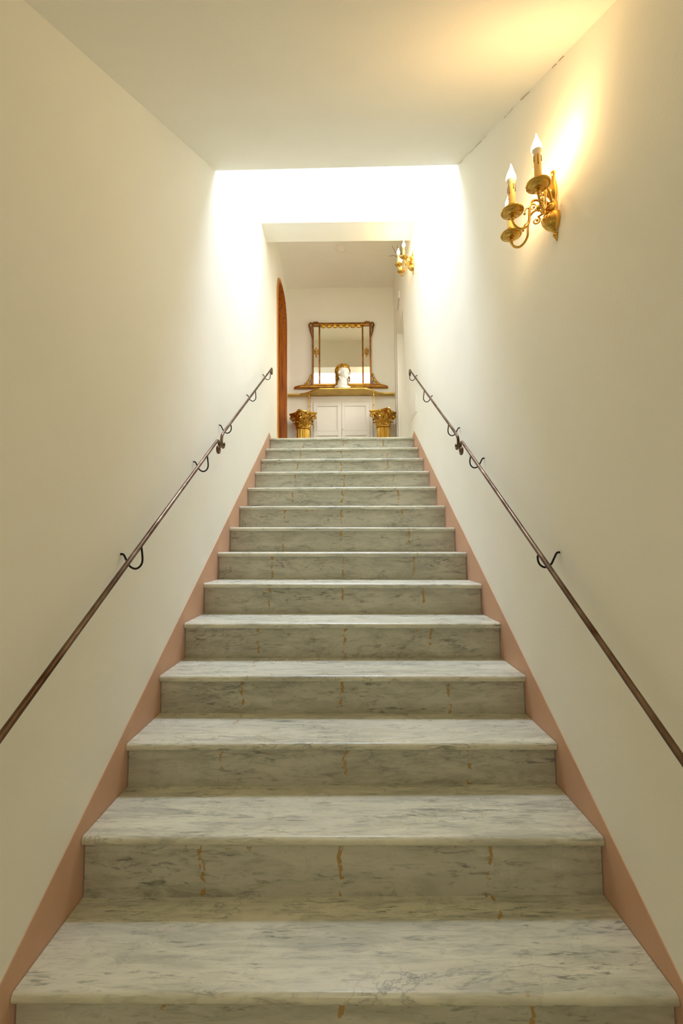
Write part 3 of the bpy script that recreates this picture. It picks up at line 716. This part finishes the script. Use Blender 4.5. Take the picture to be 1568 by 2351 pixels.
# ------------------------------------------------------------------ mirror
mr = empty('wall_mirror', (-.005, YB, 2.165+H)); tag(mr, 'large gilt-framed rectangular mirror with side strips hung above the gold shelf', 'mirror')
Zt = 3.10-2.165; Zb = .062
def mbar(name, x0, x1, z0, z1, y0=-.045, mt='frame', bev=.004, par=None, tilt=0):
    bm = bmesh.new(); box(bm, x0, x1, y0, -.002, z0, z1, bev); return obj(name, bm, M[mt], par or mr)
bm = bmesh.new(); box(bm, -.40, .405, -.018, -.0005, Zb, Zt-.01); obj('mirror_glass', bm, M['mirror'], mr)
mbar('outer_stile', -.410, -.388, Zb-.01, Zt); mbar('outer_stile', .392, .414, Zb-.01, Zt)
mbar('inner_stile', -.318, -.297, Zb, Zt-.03, -.036); mbar('inner_stile', .286, .307, Zb, Zt-.03, -.036)
mbar('top_rail', -.395, .40, Zt-.036, Zt); 
bm = bmesh.new(); box(bm, -.388, .392, -.050, -.045, Zt-.036, Zt-.026, .002); obj('gilt_fillet', bm, M['goldleaf'], mr)
mbar('bottom_rail', -.40, .405, Zb-.018, Zb+.004, -.040, 'gilt')
# ledge
bm = bmesh.new(); pr = [(-.001, 0), (-.040, 0), (-.060, .010), (-.062, .022), (-.055, .034), (-.048, .036), (-.046, .046), (-.001, .046)]
rows = []
for x in [-.660+i*1.300/30 for i in range(31)]:
    e = min(1, (x+.660)/.10, (.640-x)/.10); e = max(e, 0); k = .55+.45*e**.5
    rows.append([bm.verts.new((x, p[0]*(k if p[0] < -.01 else 1), p[1]*(.6+.4*e**.6))) for p in pr])
for i in range(30):
    for k in range(8): bm.faces.new((rows[i][k], rows[i][(k+1) % 8], rows[i+1][(k+1) % 8], rows[i+1][k]))
bm.faces.new(rows[0]); bm.faces.new(rows[-1]); obj('ledge', bm, M['gilt'], mr)
# scallops under the top rail
for k in range(7):
    xc = -.296+.0418+k*.0833; bm = bmesh.new(); n = 10; r_ = .0400
    fr = [bm.verts.new((xc-r_*cos(pi*i/n), -.040+.004*abs(i-n/2)/n, Zt-.036-r_*.62*sin(pi*i/n))) for i in range(n+1)]
    bk = [bm.verts.new((v.co.x, -.024, v.co.z)) for v in fr]; c0 = bm.verts.new((xc, -.048, Zt-.034)); c1 = bm.verts.new((xc, -.024, Zt-.034))
    for i in range(n):
        bm.faces.new((fr[i], fr[i+1], c0)); bm.faces.new((bk[i+1], bk[i], c1)); bm.faces.new((fr[i], bk[i], bk[i+1], fr[i+1]))
    for i in range(1, n, 2): tube(bm, [Vector((xc, -.046, Zt-.037)), Vector((xc-r_*cos(pi*i/n)*.95, -.043, Zt-.036-r_*.6*sin(pi*i/n)))], .0028, 6)
    obj('scallop', bm, M['goldleaf'], mr)
# top corner scrolls, palmettes, side swags
for s_ in (-1, 1):
    x0 = -.415 if s_ < 0 else .419
    bm = bmesh.new(); P = []
    for i in range(22):
        t = i/21; a = -pi/2+t*2*pi*.95; rr = lerp(.040, .014, t**1.2); P.append((x0+s_*(.008+rr*.75*cos(a)), -.030, Zt-.026+rr*sin(a)*1.05))
    tube(bm, P, [lerp(.015, .007, i/21) for i in range(22)], 8); ball(bm, (x0+s_*.012, -.040, Zt-.066), .012, 1, .7, .8)
    obj('corner_scroll', bm, M['frame'], mr, smooth=True)
    bm = bmesh.new()
    tube(bm, smoothpath([(x0+s_*.020, -.028, Zt-.075), (x0+s_*.019, -.028, Zt-.11), (x0+s_*.010, -.026, Zt-.15), (x0+s_*.0, -.024, Zt-.20)], 5), [lerp(.014, .003, (i/15)) for i in range(16)], 8)
    obj('corner_drop', bm, M['frame'], mr, smooth=True)
    bm = bmesh.new(); xc = x0-s_*.066
    for q in range(-3, 4):
        a = pi/2+q*.42; tube(bm, [(xc, -.03, Zt-.004), (xc+cos(a)*.020, -.034, Zt+sin(a)*.016), (xc+cos(a)*.034, -.030, Zt+sin(a)*.026)], [.006, .007, .003], 7)
    ball(bm, (xc+s_*.036, -.032, Zt+.010), .012); obj('palmette', bm, M['frame'], mr, smooth=True)
    # mid-height foliage on the side strips
    xc = -.353 if s_ < 0 else .350; zc = 2.62-2.165+.06
    bm = bmesh.new()
    for q, (dx, dz, r_) in enumerate(((0, .060, .010), (0, .046, .013), (0, .028, .012), (0, .010, .014), (0, -.010, .012), (0, -.028, .009), (0, -.044, .007))): ball(bm, (xc+dx, -.030, zc+dz), r_, 1, .8, 1.1, 10, 7)
    for q in (-1, 1):
        for dz in (-.022, .002, .024): tube(bm, smoothpath([(xc, -.028, zc+dz-.008), (xc+q*.016, -.032, zc+dz-.004), (xc+q*.028, -.028, zc+dz+.010), (xc+q*.022, -.028, zc+dz+.018)], 4), .0042, 6)
        tube(bm, [(xc, -.028, zc-.048), (xc+q*.010, -.028, zc-.068)], .004, 6)
    obj('strip_foliage', bm, M['goldleaf'], mr, smooth=True)
    # leaf brackets where the frame meets the ledge
    bm = bmesh.new(); rnd = random.Random(3)
    Pm = smoothpath([(x0+s_*.004, -.025, .20), (x0+s_*.016, -.03, .165), (x0+s_*.030, -.03, .12), (x0+s_*.052, -.03, .085), (x0+s_*.074, -.03, .058), (x0+s_*.105, -.03, .05), (x0+s_*.160, -.03, .042)], 5)
    tube(bm, Pm, [lerp(.008, .010, min(1, i/12)) if i < 22 else lerp(.010, .004, (i-22)/9) for i in range(len(Pm))], 8)
    for i in range(2, len(Pm)-6, 3):
        p = Pm[i]; ball(bm, (p.x+s_*.008*rnd.uniform(.3, 1.4), p.y-.006, p.z+rnd.uniform(-.004, .012)), rnd.uniform(.009, .014), 1, .7, 1.2, 9, 6)
        tube(bm, [p, (p.x+s_*.020, p.y-.004, p.z+.016)], [.006, .002], 6)
    obj('leaf_bracket', bm, M['goldleaf'], mr, smooth=True)
    bm = bmesh.new(); tube(bm, smoothpath([(x0+s_*.026, -.028, .118), (x0+s_*.012, -.028, .098), (x0+s_*.010, -.028, .075), (x0+s_*.026, -.028, .054), (x0+s_*.052, -.028, .048)], 5), .0058, 8)
    obj('inner_scroll', bm, M['frame'], mr, smooth=True)

# ------------------------------------------------------------------ plaster head with gilded curls
bz = 2.079+H
bu = empty('bust', (.010, 6.02, bz)); tag(bu, 'white plaster head with gilded curly hair turned to the right on the gold shelf', 'bust')
bm = bmesh.new()
Y = Vector((0, 0, 1))
fd = Vector((.80, -.60, 0)).normalized(); sd = Vector((fd.y, -fd.x, 0))       # face direction, and the head's side nearer the viewer's left
def hp(f_, s_, z_): return fd*f_+sd*s_+Vector((0, 0, z_))
def ell(c, rf, rs, rz, tilt=0):
    m_ = Matrix((( fd.x, sd.x, 0, c.x), (fd.y, sd.y, 0, c.y), (0, 0, 1, c.z), (0, 0, 0, 1))) @ Matrix.Rotation(tilt, 4, 'Y') @ Matrix.Diagonal((rf, rs, rz, 1))
    bmesh.ops.create_uvsphere(bm, u_segments=24, v_segments=16, radius=1, matrix=m_)
ell(hp(-.004, 0, .272), .082, .066, .080); ell(hp(.034, 0, .228), .050, .052, .080, -.12); ell(hp(.052, 0, .176), .024, .026, .020)
ell(hp(.070, 0, .190), .012, .022, .010); ell(hp(.082, 0, .226), .015, .0115, .028, -.35); ell(hp(.092, 0, .211), .013, .013, .010)
ell(hp(.066, 0, .262), .016, .040, .010); ell(hp(.028, .034, .205), .030, .018, .036); ell(hp(.028, -.034, .205), .030, .018, .036)
ell(hp(.060, .026, .236), .014, .014, .012); ell(hp(.060, -.026, .236), .014, .014, .012)
ell(hp(.072, 0, .200), .010, .020, .006)
for s_ in (-1, 1): ell(hp(-.010, s_*.064, .232), .016, .008, .026, -.2)
for i in range(10):
    t = i/9; ell(hp(lerp(-.012, .004, t), 0, lerp(.045, .19, t)), lerp(.062, .046, t), lerp(.060, .046, t), .03)
ell(hp(-.004, 0, .030), .094, .104, .040); ell(hp(-.002, 0, .004), .100, .100, .014)
tube(bm, [hp(-.020, .050, .19), hp(.012, .040, .12), hp(.040, .012, .05)], [.010, .012, .011], 8); tube(bm, [hp(-.020, -.050, .19), hp(.012, -.040, .12), hp(.040, -.012, .05)], [.010, .012, .011], 8)
for v in bm.verts: v.co.z = max(v.co.z, .001)
for v in bm.verts:
    v.co.x *= 1.12; v.co.y *= 1.12
    if v.co.z < .14: k_ = 1+.22*(1-v.co.z/.14)*1.0; v.co.x *= 1.06; v.co.y *= 1.06
hd = obj('head', bm, M['bust'], bu, smooth=True)
md = hd.modifiers.new('remesh', 'REMESH'); md.mode = 'VOXEL'; md.voxel_size = .0035; md.use_smooth_shade = True
ms = hd.modifiers.new('smooth', 'SMOOTH'); ms.iterations = 4
bm = bmesh.new(); rnd = random.Random(11)
def curl(c, nrm, r_):
    nrm = nrm.normalized(); a = nrm.orthogonal().normalized(); b_ = nrm.cross(a); ph = rnd.uniform(0, 6.28); P = []
    for i in range(14):
        t = i/13; ang = ph+t*2*pi*1.25; rr = r_*(1-.65*t); P.append(c+a*rr*cos(ang)+b_*rr*sin(ang)+nrm*(.004+.010*t))
    tube(bm, P, [lerp(.0084, .0050, i/13) for i in range(14)], 6)
cen = hp(-.004, 0, .272)
for i in range(420):
    z_ = rnd.uniform(-.75, 1); a = rnd.uniform(0, 2*pi); q = math.sqrt(1-z_*z_); d = Vector((q*cos(a), q*sin(a), z_))
    c = cen+fd*d.x*.084+sd*d.y*.069+Vector((0, 0, d.z*.084))
    fwd = d.x
    if fwd > .25 and d.z < .42: continue
    if fwd > -.22 and d.z < -.05+.3*max(0, fwd) and abs(d.y) > .5: continue
    if fwd > -.05 and d.z < .25: continue
    if any((c-o_).length < .013 for o_ in getattr(curl, 'pts', [])): continue
    curl.pts = getattr(curl, 'pts', [])+[c]
    n_ = fd*d.x+sd*d.y+Vector((0, 0, d.z)); curl(c, n_, rnd.uniform(.011, .016))
for i in range(13):      # hair running down the nape
    t = i/12
    for s_ in (-.034, -.012, .012, .034): curl(hp(-.060+.004*t-abs(s_)*.25, s_, lerp(.225, .085, t)), -fd+sd*s_*10, .012)
for s_ in (-.05, -.036, -.022, -.008, .008, .022, .036, .05):     # fringe over the brow
    for dz in (0, .018): curl(hp(.072-abs(s_)*.45-dz*.5, s_, .300+dz+abs(s_)*.12), fd+Vector((0, 0, .5)), .013)
for i in range(4): curl(hp(.050, -.062, .290-.017*i), fd-sd, .010)
for i in range(6): curl(hp(-.010, -.070, .235-.022*i), fd-sd, .011)
for v in bm.verts: v.co.x *= 1.12; v.co.y *= 1.12
obj('gilded_hair', bm, M['goldleaf'], bu, smooth=True)
